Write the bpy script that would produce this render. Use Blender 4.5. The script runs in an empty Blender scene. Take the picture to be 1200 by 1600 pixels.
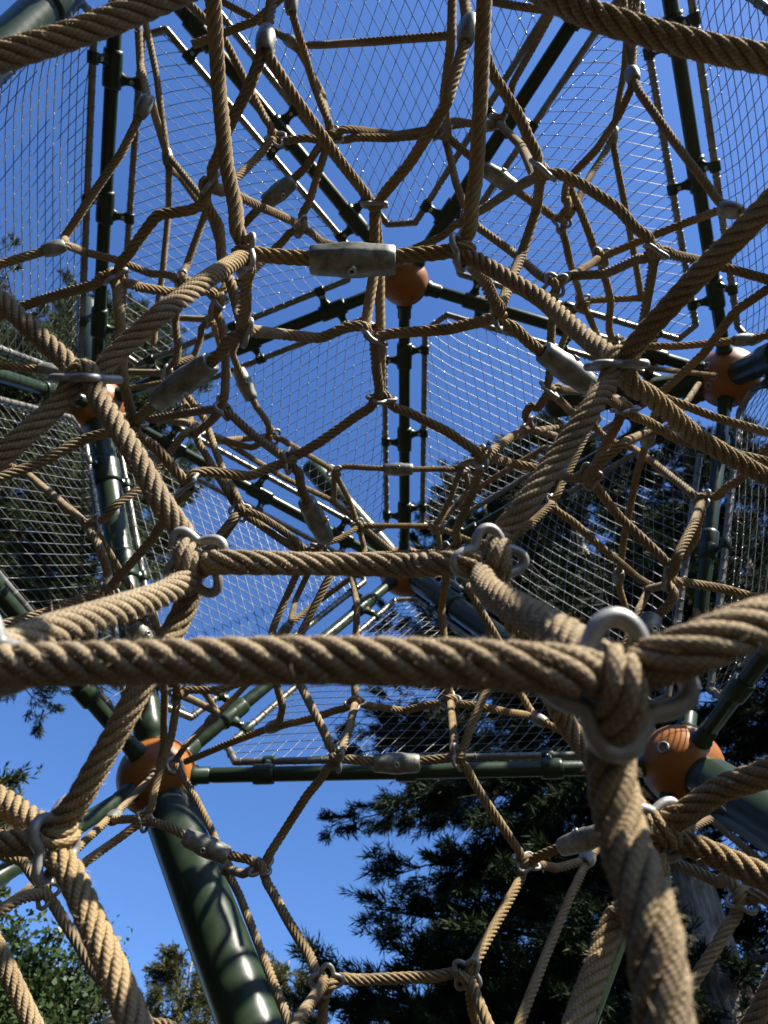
import bpy, math, random
import numpy as np
from mathutils import Matrix, Vector
random.seed(7); rng = np.random.default_rng(7)
S = bpy.context.scene
COL = S.collection

# ------------------------------------------------------------------ camera
F = 1160.0                         # focal length in photograph pixels (1200 x 1600)
CAM = np.array([0.0, 0.0, 1.15])
PITCH, ROLL = math.radians(57.1), math.radians(2.76)
_f = np.array([0, math.cos(PITCH), math.sin(PITCH)])
_r = np.array([1.0, 0, 0]); _u = np.cross(_r, _f)
CR = math.cos(ROLL)*_r + math.sin(ROLL)*_u
CU = -math.sin(ROLL)*_r + math.cos(ROLL)*_u
CF = _f
def P(x, y, z):                    # photograph pixel + depth along the view axis -> world point
    return CAM + z*((x-600)/F*CR - (y-800)/F*CU + CF)
def D(v):                          # camera-space direction (right, up, towards viewer) -> world
    v = v[0]*CR + v[1]*CU - v[2]*CF
    return v/np.linalg.norm(v)
cd = bpy.data.cameras.new('camera'); cam = bpy.data.objects.new('camera', cd); COL.objects.link(cam)
M = np.eye(4); M[:3,0] = CR; M[:3,1] = CU; M[:3,2] = -CF; M[:3,3] = CAM
cam.matrix_world = Matrix(M.tolist())
cd.sensor_fit = 'HORIZONTAL'; cd.sensor_width = 36; cd.lens = 36*F/1200
cd.clip_start = 0.02; cd.clip_end = 3000
cd.dof.use_dof = True; cd.dof.focus_distance = 0.95; cd.dof.aperture_fstop = cd.lens/2.2   # phone-sized aperture
S.camera = cam
S.render.resolution_x, S.render.resolution_y = 768, 1024

# ------------------------------------------------------------------ sky, sun, exposure
SUN = D((0.52, 0.73, -0.29))       # direction to the sun
elev = math.asin(SUN[2]); azim = math.atan2(SUN[0], SUN[1])
W = bpy.data.worlds.new('World'); S.world = W; W.use_nodes = True
nt = W.node_tree; nt.nodes.clear()
sky = nt.nodes.new('ShaderNodeTexSky'); sky.sky_type = 'NISHITA'; sky.sun_disc = False
sky.sun_elevation = elev; sky.sun_rotation = azim
sky.air_density = 1.0; sky.dust_density = 0.3; sky.ozone_density = 3.0; sky.altitude = 100
bg = nt.nodes.new('ShaderNodeBackground'); bg.inputs['Strength'].default_value = 0.09
ow = nt.nodes.new('ShaderNodeOutputWorld')
hs = nt.nodes.new('ShaderNodeHueSaturation'); hs.inputs['Saturation'].default_value = 1.2; hs.inputs['Hue'].default_value = 0.509
nt.links.new(sky.outputs[0], hs.inputs['Color']); nt.links.new(hs.outputs[0], bg.inputs[0]); nt.links.new(bg.outputs[0], ow.inputs[0])
sl = bpy.data.lights.new('sun', 'SUN'); sl.energy = 5.0; sl.angle = math.radians(0.5); sl.color = (1, 0.94, 0.82)
so = bpy.data.objects.new('sun', sl); COL.objects.link(so)
so.rotation_euler = Vector((-SUN).tolist()).to_track_quat('-Z', 'Y').to_euler()
S.view_settings.view_transform = 'Standard'; S.view_settings.look = 'None'
S.view_settings.exposure = 1.5; S.view_settings.gamma = 1.0; S.view_settings.use_curve_mapping = False

# ------------------------------------------------------------------ helpers
def link(name, data, parent=None):
    o = bpy.data.objects.new(name, data); COL.objects.link(o)
    if parent: o.parent = parent
    return o
def mesh(name, V, Fq, mat, smooth=True, uv=None):
    V = np.asarray(V, dtype=np.float32); me = bpy.data.meshes.new(name)
    if isinstance(Fq, np.ndarray):
        n, k = Fq.shape
        me.vertices.add(len(V)); me.vertices.foreach_set('co', V.ravel())
        me.loops.add(n*k); me.loops.foreach_set('vertex_index', Fq.astype(np.int32).ravel())
        me.polygons.add(n)
        me.polygons.foreach_set('loop_start', np.arange(0, n*k, k, dtype=np.int32))
        me.polygons.foreach_set('loop_total', np.full(n, k, dtype=np.int32))
        me.update(calc_edges=True)
        if uv is not None:
            l = me.uv_layers.new(name='UVMap'); l.data.foreach_set('uv', np.asarray(uv, dtype=np.float32).ravel())
    else:
        me.from_pydata(V.tolist(), [], [list(f) for f in Fq]); me.update()
    if smooth: me.polygons.foreach_set('use_smooth', np.ones(len(me.polygons), dtype=bool))
    if mat: me.materials.append(mat)
    return me
def add(name, V, Fq, mat, parent=None, smooth=True, uv=None):
    return link(name, mesh(name, V, Fq, mat, smooth, uv), parent)
def empty(name, loc=(0,0,0)):
    o = bpy.data.objects.new(name, None); COL.objects.link(o); o.location = [float(c) for c in loc]; o.empty_display_size = .1
    bpy.context.view_layer.update()
    return o
def tag(o, label=None, cat=None, group=None, kind=None):
    for k, v in (('label', label), ('category', cat), ('group', group), ('kind', kind)):
        if v: o[k] = v
    return o
def norm(v): return v/(np.linalg.norm(v)+1e-12)
def perp(t):
    a = np.array([0, 0, 1.0]) if abs(t[2]) < .9 else np.array([1.0, 0, 0])
    n = norm(np.cross(t, a)); return n, np.cross(t, n)
def frames(pts):
    T = np.gradient(pts, axis=0); T /= np.linalg.norm(T, axis=1)[:, None]+1e-12
    N = np.empty_like(T); N[0] = perp(T[0])[0]
    for i in range(1, len(T)):
        v = N[i-1] - T[i]*np.dot(N[i-1], T[i]); N[i] = v/(np.linalg.norm(v)+1e-12)
    return T, N, np.cross(T, N)
def grid_faces(n, m, closed=True):
    i = np.arange(n-1)[:, None]; j = np.arange(m if closed else m-1)[None, :]
    a = i*m+j; b = i*m+(j+1) % m
    return np.stack([a, b, b+m, a+m], -1).reshape(-1, 4)
def lathe(prof, seg=20):           # prof: list of (radius, z) -> verts, quads along +Z
    a = np.arange(seg)/seg*2*math.pi
    V = np.array([[r*math.cos(t), r*math.sin(t), z] for r, z in prof for t in a])
    return V, grid_faces(len(prof), seg)
def align(t, up=None):             # matrix whose Z is t
    t = norm(np.asarray(t, float))
    if up is None: n, b = perp(t)
    else:
        n = up - t*np.dot(up, t); n = norm(n); b = np.cross(t, n)
    return np.stack([n, b, t], 1)
def xf(V, R, loc): return np.asarray(V) @ R.T + np.asarray(loc)
def mat4(R, loc, s=1.0):
    m = np.eye(4); m[:3,:3] = R*s; m[:3,3] = loc; return Matrix(m.tolist())
def tube(a, b, r, seg=14, ends=True):
    a = np.asarray(a, float); b = np.asarray(b, float); L = np.linalg.norm(b-a)
    pr = [(r, 0), (r, L)]
    if ends: pr = [(1e-4, 0), (r*.97, 0), (r, r*.06), (r, L-r*.06), (r*.97, L), (1e-4, L)]
    V, Fq = lathe(pr, seg); return xf(V, align(b-a), a), Fq
class Acc:
    def __init__(s): s.V = []; s.F = []; s.n = 0
    def add(s, V, Fq): s.V.append(np.asarray(V)); s.F.append(np.asarray(Fq)+s.n); s.n += len(V)
    def get(s): return np.concatenate(s.V), np.concatenate(s.F)
def box(c, R, hx, hy, hz):
    V = np.array([[x, y, z] for x in (-hx, hx) for y in (-hy, hy) for z in (-hz, hz)])
    Fq = np.array([[0,1,3,2],[4,6,7,5],[0,4,5,1],[2,3,7,6],[0,2,6,4],[1,5,7,3]])
    return xf(V, R, c), Fq

# ------------------------------------------------------------------ materials
def mat(name):
    m = bpy.data.materials.new(name); m.use_nodes = True
    return m, m.node_tree, m.node_tree.nodes['Principled BSDF']
def N(nt, t, **kw):
    n = nt.nodes.new(t)
    for k, v in kw.items():
        if k in n.inputs: n.inputs[k].default_value = v
        else: setattr(n, k, v)
    return n
def ramp(nt, src, stops):
    r = nt.nodes.new('ShaderNodeValToRGB'); nt.links.new(src, r.inputs[0])
    e = r.color_ramp.elements
    while len(e) < len(stops): e.new(.5)
    for i, (p, c) in enumerate(stops): e[i].position = p; e[i].color = (*c, 1)
    return r.outputs[0]
def M_op(nt, op, a, b=None):
    n = nt.nodes.new('ShaderNodeMath'); n.operation = op
    for i, v in enumerate((a, b)):
        if v is None: continue
        if isinstance(v, (int, float)): n.inputs[i].default_value = v
        else: nt.links.new(v, n.inputs[i])
    return n.outputs[0]
def bump(nt, h, bs, strength, dist):
    b = N(nt, 'ShaderNodeBump', Strength=strength, Distance=dist); nt.links.new(h, b.inputs['Height']); nt.links.new(b.outputs[0], bs.inputs['Normal'])

def rope_material(name, dark, mid, light):
    m, t, b = mat(name)
    uv = N(t, 'ShaderNodeUVMap'); sp = N(t, 'ShaderNodeSeparateXYZ'); t.links.new(uv.outputs[0], sp.inputs[0])
    U, Vv = sp.outputs[0], sp.outputs[1]      # U: metres along the strand, V: strands around (0..6)
    k = 2*math.pi
    a = M_op(t, 'ADD', M_op(t, 'MULTIPLY', U, k/0.0062), M_op(t, 'MULTIPLY', Vv, k*1.5))
    c = M_op(t, 'SUBTRACT', M_op(t, 'MULTIPLY', U, k/0.0062), M_op(t, 'MULTIPLY', Vv, k*1.5))
    s = M_op(t, 'MULTIPLY', M_op(t, 'SINE', a), M_op(t, 'SINE', c))
    no = N(t, 'ShaderNodeTexNoise', Scale=420.0, Detail=3.0); tc = N(t, 'ShaderNodeTexCoord'); t.links.new(tc.outputs['Object'], no.inputs['Vector'])
    no2 = N(t, 'ShaderNodeTexNoise', Scale=7.0, Detail=5.0, Roughness=.7); t.links.new(tc.outputs['Object'], no2.inputs['Vector'])
    h = M_op(t, 'ADD', M_op(t, 'ABSOLUTE', s), M_op(t, 'MULTIPLY', no.outputs[0], 0.35))
    mixv = M_op(t, 'ADD', M_op(t, 'MULTIPLY', M_op(t, 'ABSOLUTE', s), 0.25), M_op(t, 'ADD', M_op(t, 'MULTIPLY', no.outputs[0], 0.35), M_op(t, 'MULTIPLY', no2.outputs[0], 0.6)))
    no3 = N(t, 'ShaderNodeTexNoise', Scale=2.6, Detail=3.0); t.links.new(tc.outputs['Object'], no3.inputs['Vector'])
    c0 = ramp(t, mixv, [(.3, dark), (.58, mid), (.85, light)])
    grey = N(t, 'ShaderNodeHueSaturation', Saturation=.78, Value=.9); t.links.new(c0, grey.inputs['Color'])
    mx = N(t, 'ShaderNodeMix', data_type='RGBA'); t.links.new(ramp(t, no3.outputs[0], [(.38, (0, 0, 0)), (.62, (1, 1, 1))]), mx.inputs[0])
    t.links.new(c0, mx.inputs[6]); t.links.new(grey.outputs[0], mx.inputs[7]); t.links.new(mx.outputs[2], b.inputs['Base Color'])
    b.inputs['Roughness'].default_value = .85
    b.inputs['Specular IOR Level'].default_value = .15
    bump(t, h, b, .7, .00055)
    return m
ROPE = rope_material('tan_rope', (.085, .056, .027), (.25, .177, .09), (.40, .30, .172))
ROPE_GREY = rope_material('weathered_rope', (.10, .085, .07), (.22, .19, .15), (.34, .30, .25))

def paint(name, base, dark, rough, scratch):
    m, t, b = mat(name)
    tc = N(t, 'ShaderNodeTexCoord'); no = N(t, 'ShaderNodeTexNoise', Scale=14.0, Detail=6.0, Roughness=.65); t.links.new(tc.outputs['Object'], no.inputs['Vector'])
    t.links.new(ramp(t, no.outputs[0], [(.3, dark), (.6, base), (.78, scratch)]), b.inputs['Base Color'])
    n2 = N(t, 'ShaderNodeTexNoise', Scale=60.0, Detail=4.0); t.links.new(tc.outputs['Object'], n2.inputs['Vector'])
    b.inputs['Specular IOR Level'].default_value = .32
    t.links.new(M_op(t, 'ADD', M_op(t, 'MULTIPLY', n2.outputs[0], .18), rough-.09), b.inputs['Roughness'])
    bump(t, n2.outputs[0], b, .08, .0006)
    return m
GREEN = paint('dark_green_paint', (.020, .034, .017), (.015, .026, .013), .34, (.034, .05, .029))
ORANGE = paint('orange_paint', (.27, .10, .017), (.20, .068, .012), .4, (.30, .13, .03))
def metal(name, c0, c1, c2, rough, met, scale=30):
    m, t, b = mat(name)
    tc = N(t, 'ShaderNodeTexCoord'); no = N(t, 'ShaderNodeTexNoise', Scale=scale, Detail=6.0, Roughness=.7); t.links.new(tc.outputs['Object'], no.inputs['Vector'])
    t.links.new(ramp(t, no.outputs[0], [(.3, c0), (.52, c1), (.75, c2)]), b.inputs['Base Color'])
    b.inputs['Metallic'].default_value = met
    t.links.new(M_op(t, 'ADD', M_op(t, 'MULTIPLY', no.outputs[0], .25), rough-.1), b.inputs['Roughness'])
    bump(t, no.outputs[0], b, .15, .0006)
    return m
ZINC = metal('galvanised_steel', (.16, .16, .158), (.27, .27, .265), (.38, .38, .37), .5, .55, 60)
ALU = metal('cast_aluminium', (.07, .07, .045), (.20, .20, .175), (.34, .34, .32), .5, .6, 45)
STEEL = metal('stainless_tube', (.11, .10, .08), (.21, .20, .17), (.32, .31, .29), .38, .75, 18)
WIRE = metal('stainless_wire', (.11, .113, .12), (.19, .193, .20), (.27, .27, .28), .42, .4, 80); WIRE.node_tree.nodes['Principled BSDF'].inputs['Specular IOR Level'].default_value = .3
KNOT = metal('wire_sleeve', (.25, .25, .25), (.35, .35, .35), (.45, .45, .45), .3, .7, 80)
BOLT = metal('steel_bolt', (.25, .25, .25), (.4, .4, .4), (.55, .55, .55), .35, .8, 90)
BLACK, _t, _b = mat('black_plastic'); _b.inputs['Base Color'].default_value = (.015, .017, .015, 1); _b.inputs['Roughness'].default_value = .45

def leafmat(name, c0, c1, c2, rough=.6, trans=.25):
    m, t, b = mat(name)
    g = N(t, 'ShaderNodeNewGeometry')
    tc = N(t, 'ShaderNodeTexCoord'); no = N(t, 'ShaderNodeTexNoise', Scale=1.3, Detail=5.0); t.links.new(tc.outputs['Object'], no.inputs['Vector'])
    v = M_op(t, 'ADD', M_op(t, 'MULTIPLY', g.outputs['Random Per Island'], .5), M_op(t, 'MULTIPLY', no.outputs[0], .55))
    col = ramp(t, v, [(.2, c0), (.5, c1), (.85, c2)]); t.links.new(col, b.inputs['Base Color'])
    b.inputs['Roughness'].default_value = rough; b.inputs['Specular IOR Level'].default_value = .18
    tr = N(t, 'ShaderNodeBsdfTranslucent'); t.links.new(col, tr.inputs[0])
    mx = N(t, 'ShaderNodeMixShader'); mx.inputs[0].default_value = trans
    out = t.nodes['Material Output']
    t.links.new(b.outputs[0], mx.inputs[1]); t.links.new(tr.outputs[0], mx.inputs[2]); t.links.new(mx.outputs[0], out.inputs[0])
    return m
LEAF_DARK = leafmat('cypress_foliage', (.005, .011, .0035), (.010, .020, .006), (.024, .038, .011), .65, .10)
LEAF_MID = leafmat('conifer_foliage', (.016, .028, .009), (.036, .054, .017), (.08, .092, .03), .6, .2)
LEAF_YEL = leafmat('pine_foliage', (.028, .034, .011), (.052, .055, .018), (.085, .08, .03), .6, .2)
LEAF_IVY = leafmat('ivy_foliage', (.02, .036, .012), (.036, .06, .02), (.062, .088, .036), .35, .25)
def barkmat():
    m, t, b = mat('bark')
    tc = N(t, 'ShaderNodeTexCoord'); mp = N(t, 'ShaderNodeMapping'); mp.inputs['Scale'].default_value = (14, 14, 2.2)
    t.links.new(tc.outputs['Object'], mp.inputs[0]); no = N(t, 'ShaderNodeTexNoise', Scale=1.5, Detail=8.0, Roughness=.7); t.links.new(mp.outputs[0], no.inputs['Vector'])
    t.links.new(ramp(t, no.outputs[0], [(.35, (.07, .055, .045)), (.5, (.20, .17, .14)), (.65, (.32, .29, .25))]), b.inputs['Base Color'])
    b.inputs['Roughness'].default_value = .9; bump(t, no.outputs[0], b, .9, .03)
    return m
BARK = barkmat()
LIMB, _t, _b = mat('limb_bark'); _b.inputs['Base Color'].default_value = (.035, .028, .022, 1); _b.inputs['Roughness'].default_value = .9
def groundmat():
    m, t, b = mat('wood_chip_ground')
    tc = N(t, 'ShaderNodeTexCoord'); v = N(t, 'ShaderNodeTexVoronoi', Scale=30.0); t.links.new(tc.outputs['Object'], v.inputs['Vector'])
    no = N(t, 'ShaderNodeTexNoise', Scale=.35, Detail=6.0); t.links.new(tc.outputs['Object'], no.inputs['Vector'])
    a = M_op(t, 'ADD', M_op(t, 'MULTIPLY', v.outputs['Distance'], .5), M_op(t, 'MULTIPLY', no.outputs[0], .6))
    t.links.new(ramp(t, a, [(.2, (.008, .007, .006)), (.5, (.016, .014, .012)), (.8, (.03, .026, .021))]), b.inputs['Base Color'])
    b.inputs['Roughness'].default_value = .95; b.inputs['Specular IOR Level'].default_value = .1; bump(t, v.outputs['Distance'], b, .6, .02)
    return m

# ------------------------------------------------------------------ ground
a = np.arange(64)/64*2*math.pi
rr = [0.001, 3, 8, 20, 60, 200, 900]
V = np.array([[r*math.cos(t), r*math.sin(t), 0.0] for r in rr for t in a])
tag(add('ground', V, grid_faces(len(rr), 64), groundmat()), kind='structure')

# ------------------------------------------------------------------ the polyhedral tube frame
NODE = {  # photograph position and depth of the ball joints (pentagonal antiprism fitted to the photograph)
 'B0': (632, 440, 2.746), 'B4': (632, 893, 3.38), 'B3': (1138, 590, 2.831), 'B2': (1022, -162, 2.069), 'B1': (187, -103, 2.147), 'B5': (148, 632, 2.957),
 'R': (1066, 1197, 2.161), 'L': (245, 1213, 2.25), 'X': (1702, 339, 1.328), 'Y': (518, -810, .902), 'Z': (-402, 463, 1.472),
 'M1': (654, 2302, 1.29), 'M2': (2640, 2168, .726), 'M5': (-1103, 2067, .856)}
NP = {k: P(*v) for k, v in NODE.items()}
BR = {'B0': .089, 'B1': .115, 'B2': .115, 'B3': .115, 'B4': .115, 'B5': .115, 'L': .117, 'R': .117, 'X': .117, 'Y': .117, 'Z': .117, 'M1': .117, 'M2': .117, 'M5': .117}
frame = empty('tube_frame', (NP['B0'][0], NP['B0'][1], 0))
tag(frame, 'dark green tubular steel dome frame with orange ball joints and thick leaning posts', 'climbing frame')
FI = np.array(frame.location)
def fadd(name, V, Fq, m, parent=frame, smooth=True):
    return add(name, np.asarray(V)-FI, Fq, m, parent, smooth)
def sphere(c, r, n=28, m=40):
    ph = np.linspace(0.001, math.pi-.001, n); a = np.arange(m)/m*2*math.pi
    V = np.array([[r*math.sin(p)*math.cos(t), r*math.sin(p)*math.sin(t), r*math.cos(p)] for p in ph for t in a])
    return V+c, grid_faces(n, m)[:, ::-1]
def torus(c, R, ra, rb, n=28, m=10):
    a = np.arange(n+1)/n*2*math.pi; b = np.arange(m)/m*2*math.pi
    V = np.array([[(ra+rb*math.cos(q))*math.cos(t), (ra+rb*math.cos(q))*math.sin(t), rb*math.sin(q)] for t in a for q in b])
    return xf(V, R, c), grid_faces(n+1, m)
balls = {}
for k in NP:
    o = balls[k] = fadd('ball_joint', *sphere(NP[k], BR[k]), ORANGE)
    if k == 'B0': o['label'] = 'smaller orange ball joint at the centre of the roof'
DOME_C = np.mean([NP[k] for k in ('B1','B2','B3','B4','B5','L','R','X','Y','Z')], axis=0)
TR = .0225
thin = [('B0', b) for b in ('B1','B2','B3','B4','B5')] + [('B1','B2'),('B2','B3'),('B3','B4'),('B4','B5'),('B5','B1'),
        ('L','R'),('R','X'),('L','Z'),('X','Y'),('Y','Z'),('L','B4'),('R','B3'),('X','B2'),('Y','B1'),('Z','B5'),('L','M5'),('R','M1')]
thick = [('L','B5'),('R','B4'),('X','B3'),('Y','B2'),('Z','B1'),('L','M1'),('R','M2'),('Z','M5')]
EDGE = {}
for a_, b_ in thin:
    A, B = NP[a_], NP[b_]; t = norm(B-A); A2 = A+t*(BR[a_]*.95); B2 = B-t*(BR[b_]*.95); L = np.linalg.norm(B2-A2)
    pr = [(.030, 0), (.030, .012), (.0255, .016), (.0255, .05), (TR*.92, .053), (TR*.92, .058), (TR, .062)]
    pr = pr + [(r, L-z) for r, z in reversed(pr)]
    V, Fq = lathe(pr, 20); EDGE[frozenset((a_, b_))] = (fadd('tube', xf(V, align(t), A2), Fq, GREEN), A2, B2, TR)
CAP = {'B5': (136, 472, 3.25), 'B4': (482, 724, 3.6), 'B3': (852, 636, 2.95)}      # free ends of the posts above the balls
for a_, b_ in thick:
    A, B = NP[a_], NP[b_]; t = norm(B-A); A2 = A+t*(BR[a_]*.80); PR = .074 if b_[0] == 'M' else .047
    if b_[0] == 'M':
        B2 = B-t*BR[b_]*.8; L = np.linalg.norm(B2-A2); pr = [(PR*.9, 0), (PR*.94, .02), (PR, .035), (PR, L)]
    else:
        B2 = B-t*BR[b_]*.8; L = np.linalg.norm(B2-A2); pr = [(PR*.9, 0), (PR*.94, .02), (PR, .035), (PR*1.04, .04), (PR*1.04, .075), (PR, .08), (PR, L)]
    V, Fq = lathe(pr, 36)
    EDGE[frozenset((a_, b_))] = (fadd('post', xf(V, align(t), A2), Fq, GREEN), A2, B-t*BR[b_], PR)
for k, c in CAP.items():
    E_ = P(*c); t = norm(E_-NP[k]); A2 = NP[k]+t*BR[k]*.8; L = np.linalg.norm(E_-A2); PR = .05
    V, Fq = lathe([(PR*.9, 0), (PR, .03), (PR, L-.035), (PR*.93, L-.015), (PR*.7, L-.003), (PR*.4, L+.002), (.001, L+.003)], 36); fadd('post_end', xf(V, align(t), A2), Fq, GREEN)
PR = .074
for k in ('M1', 'M2', 'M5'):       # posts go on down to the ground
    A = NP[k].copy(); V, Fq = tube(A-np.array([0, 0, .1]), np.array([A[0], A[1], -.05]), PR, 36); fadd('post', V, Fq, GREEN)

# eyelets and short rope stubs on the balls where the net is anchored
def eyelet(k, px, py, r=.013):
    # point of the ball's near side under this pixel
    d = norm(P(px, py, 1)-CAM); oc = CAM-NP[k]; bq = np.dot(d, oc); c = np.dot(oc, oc)-BR[k]**2; q = bq*bq-c
    s = -bq-math.sqrt(max(q, 0)); p = CAM+d*s; n = norm(p-NP[k])
    o = fadd('eyelet', *torus(p, align(n), r, r*.28, 24, 8), ZINC, balls[k])
    return p, n
for px, py in ((1116, 587), (1105, 572), (1092, 600), (1107, 603)): eyelet('B3', px, py)
eyelet('L', 272, 1196, .022); eyelet('L', 240, 1210); eyelet('R', 1036, 1168, .015)
for k, px, py in (('B0', 623, 453), ('L', 207, 1240)):
    p_, n_ = None, None
    d = norm(P(px, py, 1)-CAM); oc = CAM-NP[k]; bq = np.dot(d, oc); q = bq*bq-(np.dot(oc, oc)-BR[k]**2); p_ = CAM+d*(-bq-math.sqrt(max(q, 0))); n_ = norm(p_-NP[k])
    V, Fq = lathe([(.001, .0012), (.0035, .0012), (.0042, -.001)], 12); fadd('plug_screw', xf(V, align(n_), p_), Fq, BLACK, balls[k])

# ------------------------------------------------------------------ wire mesh panels
PANELS = [
 ('B0','B1','B2', 'wire mesh roof panel at the top centre above the orange roof ball'),
 ('B0','B5','B1', 'wire mesh roof panel at upper left between roof ball and leaning post'),
 ('B0','B2','B3', 'wire mesh roof panel at upper right between roof ball and right-hand ball'),
 ('B0','B3','B4', 'wire mesh roof panel right of the tube running down from the roof ball'),
 ('B0','B4','B5', 'wire mesh roof panel left of the tube running down from the roof ball'),
 ('B5','L','B4', 'wire mesh side panel right of the thick left post with only sky behind'),
 ('L','R','B4', 'inverted triangular wire mesh side panel above the horizontal green tube'),
 ('R','B4','B3', 'wire mesh side panel in front of the dark cypress at middle right'),
 ('R','B3','X', 'wire mesh side panel at the right edge below the right-hand orange ball'),
 ('Z','L','B5', 'wire mesh side panel at the left edge in front of the green conifer'),
 ('B1','Z','B5', 'wire mesh side panel at the upper left corner left of the dark tube'),
 ('B3','B2','X', 'wire mesh side panel at the upper right corner right of the dark tube')]
BARR, WR = .0115, .0014
def line_clip(p, d, poly):         # parameter range of the line p + s d inside a convex polygon (ccw)
    lo, hi = -1e9, 1e9; n = len(poly)
    for i in range(n):
        a, b = poly[i], poly[(i+1) % n]; e = b-a; nn = np.array([-e[1], e[0]])
        den = nn@d; num = nn@(a-p)
        if abs(den) < 1e-12:
            if num > 0: return None
            continue
        s = num/den
        if den > 0: lo = max(lo, s)
        else: hi = min(hi, s)
    return (lo, hi) if hi-lo > 1e-3 else None
def ngon_tube(acc, pts, r, m=4):
    pts = np.asarray(pts); T, N_, B_ = frames(pts); a = np.arange(m)/m*2*math.pi
    V = pts[:, None, :] + r*(np.cos(a)[None, :, None]*N_[:, None, :]+np.sin(a)[None, :, None]*B_[:, None, :])
    acc.add(V.reshape(-1, 3), grid_faces(len(pts), m))
OCT = (np.array([[1,0,0],[-1,0,0],[0,1,0],[0,-1,0],[0,0,1],[0,0,-1]], float), np.array([[0,2,4,4],[2,1,4,4],[1,3,4,4],[3,0,4,4],[2,0,5,5],[1,2,5,5],[3,1,5,5],[0,3,5,5]]))
def oct_tri(): return np.array([[0,2,4],[2,1,4],[1,3,4],[3,0,4],[2,0,5],[1,2,5],[3,1,5],[0,3,5]])
def build_panel(ka, kb, kc, label):
    A, B, C = NP[ka], NP[kb], NP[kc]; cen = (A+B+C)/3
    n = norm(np.cross(B-A, C-A))
    if np.dot(n, cen-DOME_C) < 0: n = -n
    # local 2D frame, y along the bisector from the first corner
    ey = norm((B+C)/2-A); ex = np.cross(ey, n); off = n*.02
    def to2(p): return np.array([np.dot(p-cen, ex), np.dot(p-cen, ey)])
    def to3(q, h=0.0): return cen+off+ex*q[0]+ey*q[1]+n*h
    tri = [to2(A), to2(B), to2(C)]
    area = (tri[1][0]-tri[0][0])*(tri[2][1]-tri[0][1])-(tri[1][1]-tri[0][1])*(tri[2][0]-tri[0][0])
    names = [ka, kb, kc]
    if area < 0: tri = [tri[0], tri[2], tri[1]]; names = [ka, kc, kb]
    ins = []
    for i in range(3):             # inset edges (more beside a thick post)
        a, b = tri[i], tri[(i+1) % 3]; e = norm(b-a); nn = np.array([-e[1], e[0]])
        th = EDGE[frozenset((names[i], names[(i+1) % 3]))][3] > .05
        ins.append((a+nn*(.125 if th else .078), e))
    cor = []
    for i in range(3):
        (p, d), (q, f) = ins[i-1], ins[i]; m_ = np.array([d, -f]).T; s = np.linalg.solve(m_, q-p); cor.append(p+d*s[0])
    poly = []
    for i in range(3):
        c = cor[i]; cut = .085
        poly += [c+norm(cor[i-1]-c)*cut, c+norm(cor[(i+1) % 3]-c)*cut]
    root = empty('mesh_panel', to3(np.mean(poly, axis=0))); tag(root, label, 'mesh panel', 'wire mesh panels filling the dome frame')
    o = np.array(root.location)
    # frame bars with mitred corners
    for i in range(6):
        a, b = poly[i], poly[(i+1) % 6]; t = norm(b-a)
        V, Fq = tube(to3(a)-o, to3(b)-o, BARR, 10, False)
        add('frame_bar', V, Fq, STEEL, root)
    acc = Acc()
    for q in poly: V, Fq = sphere(to3(q), BARR, 8, 10); add('corner_joint', V-o, Fq, STEEL, root)
    # diamond net
    inner = []
    for i in range(6):
        a, b = poly[i], poly[(i+1) % 6]; e = norm(b-a); inner.append((a+np.array([-e[1], e[0]])*.012, e))
    ip = []
    for i in range(6):
        (p, d), (q, f) = inner[i-1], inner[i]; m_ = np.array([d, -f]).T; s = np.linalg.solve(m_, q-p); ip.append(p+d*s[0])
    ip = np.array(ip); cx, cy = .0200, .0395      # half widths of a diamond
    ph = rng.uniform(0, 6.28, 6)
    def warp(q):
        x, y = q[..., 0], q[..., 1]
        dx = .012*np.sin(3.1*y+ph[0]+2*x)+.004*np.sin(9*y+ph[1])+.006*np.sin(7*x+ph[5]); dy = .013*np.sin(3.7*x+ph[2]+1.5*y)+.004*np.sin(8*x+ph[3])
        h = .02*np.sin(2.2*x+1.3*y+ph[4])
        return np.stack([x+dx, y+dy], -1), h
    lo, hi = ip.min(0), ip.max(0); kn = []; ends = []
    for sgn in (1, -1):
        d = norm(np.array([cx*sgn, cy])); 
        span = int((hi[0]-lo[0]+(hi[1]-lo[1])*cx/cy)/(2*cx))+3
        for i in range(-span, span):
            p0 = np.array([(2*i)*cx, 0.0]); r = line_clip(p0, d, ip)
            if not r: continue
            step = math.hypot(cx, cy)
            k0, k1 = math.ceil(r[0]/step), math.floor(r[1]/step)
            ss = [r[0]]+[k*step for k in range(k0, k1+1) if r[0]+.006 < k*step < r[1]-.006]+[r[1]]
            q = np.array([p0+d*s for s in ss]); edge_fade = np.minimum(1, np.minimum(np.array(ss)-r[0], r[1]-np.array(ss))/.10)[:, None]
            w, h = warp(q); q2 = q*(1-edge_fade)+w*edge_fade; h = h*edge_fade[:, 0]
            p3 = cen+off+q2[:, :1]*ex+q2[:, 1:]*ey+(h+ sgn*.0006)[:, None]*n
            ngon_tube(acc, p3-o, WR, 3)
            if sgn > 0: kn += [(v, d) for v in p3[1:-1]]
            ends += [q[0], q[-1]]
    # knots (pressed sleeves) at the crossings
    KV, KF = oct_tri(), None
    base = OCT[0]*np.array([.0027, .0048, .0027]); R_ = np.stack([ex, ey, n], 1)
    kv = np.array([k for k, _ in kn]); 
    if len(kv):
        Vk = (base@R_.T)[None]+kv[:, None, :]-o; Fk = oct_tri()[None]+(np.arange(len(kv))*6)[:, None, None]
        add('wire_knots', Vk.reshape(-1, 3), Fk.reshape(-1, 3), KNOT, root, False)['kind'] = 'stuff'
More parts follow.
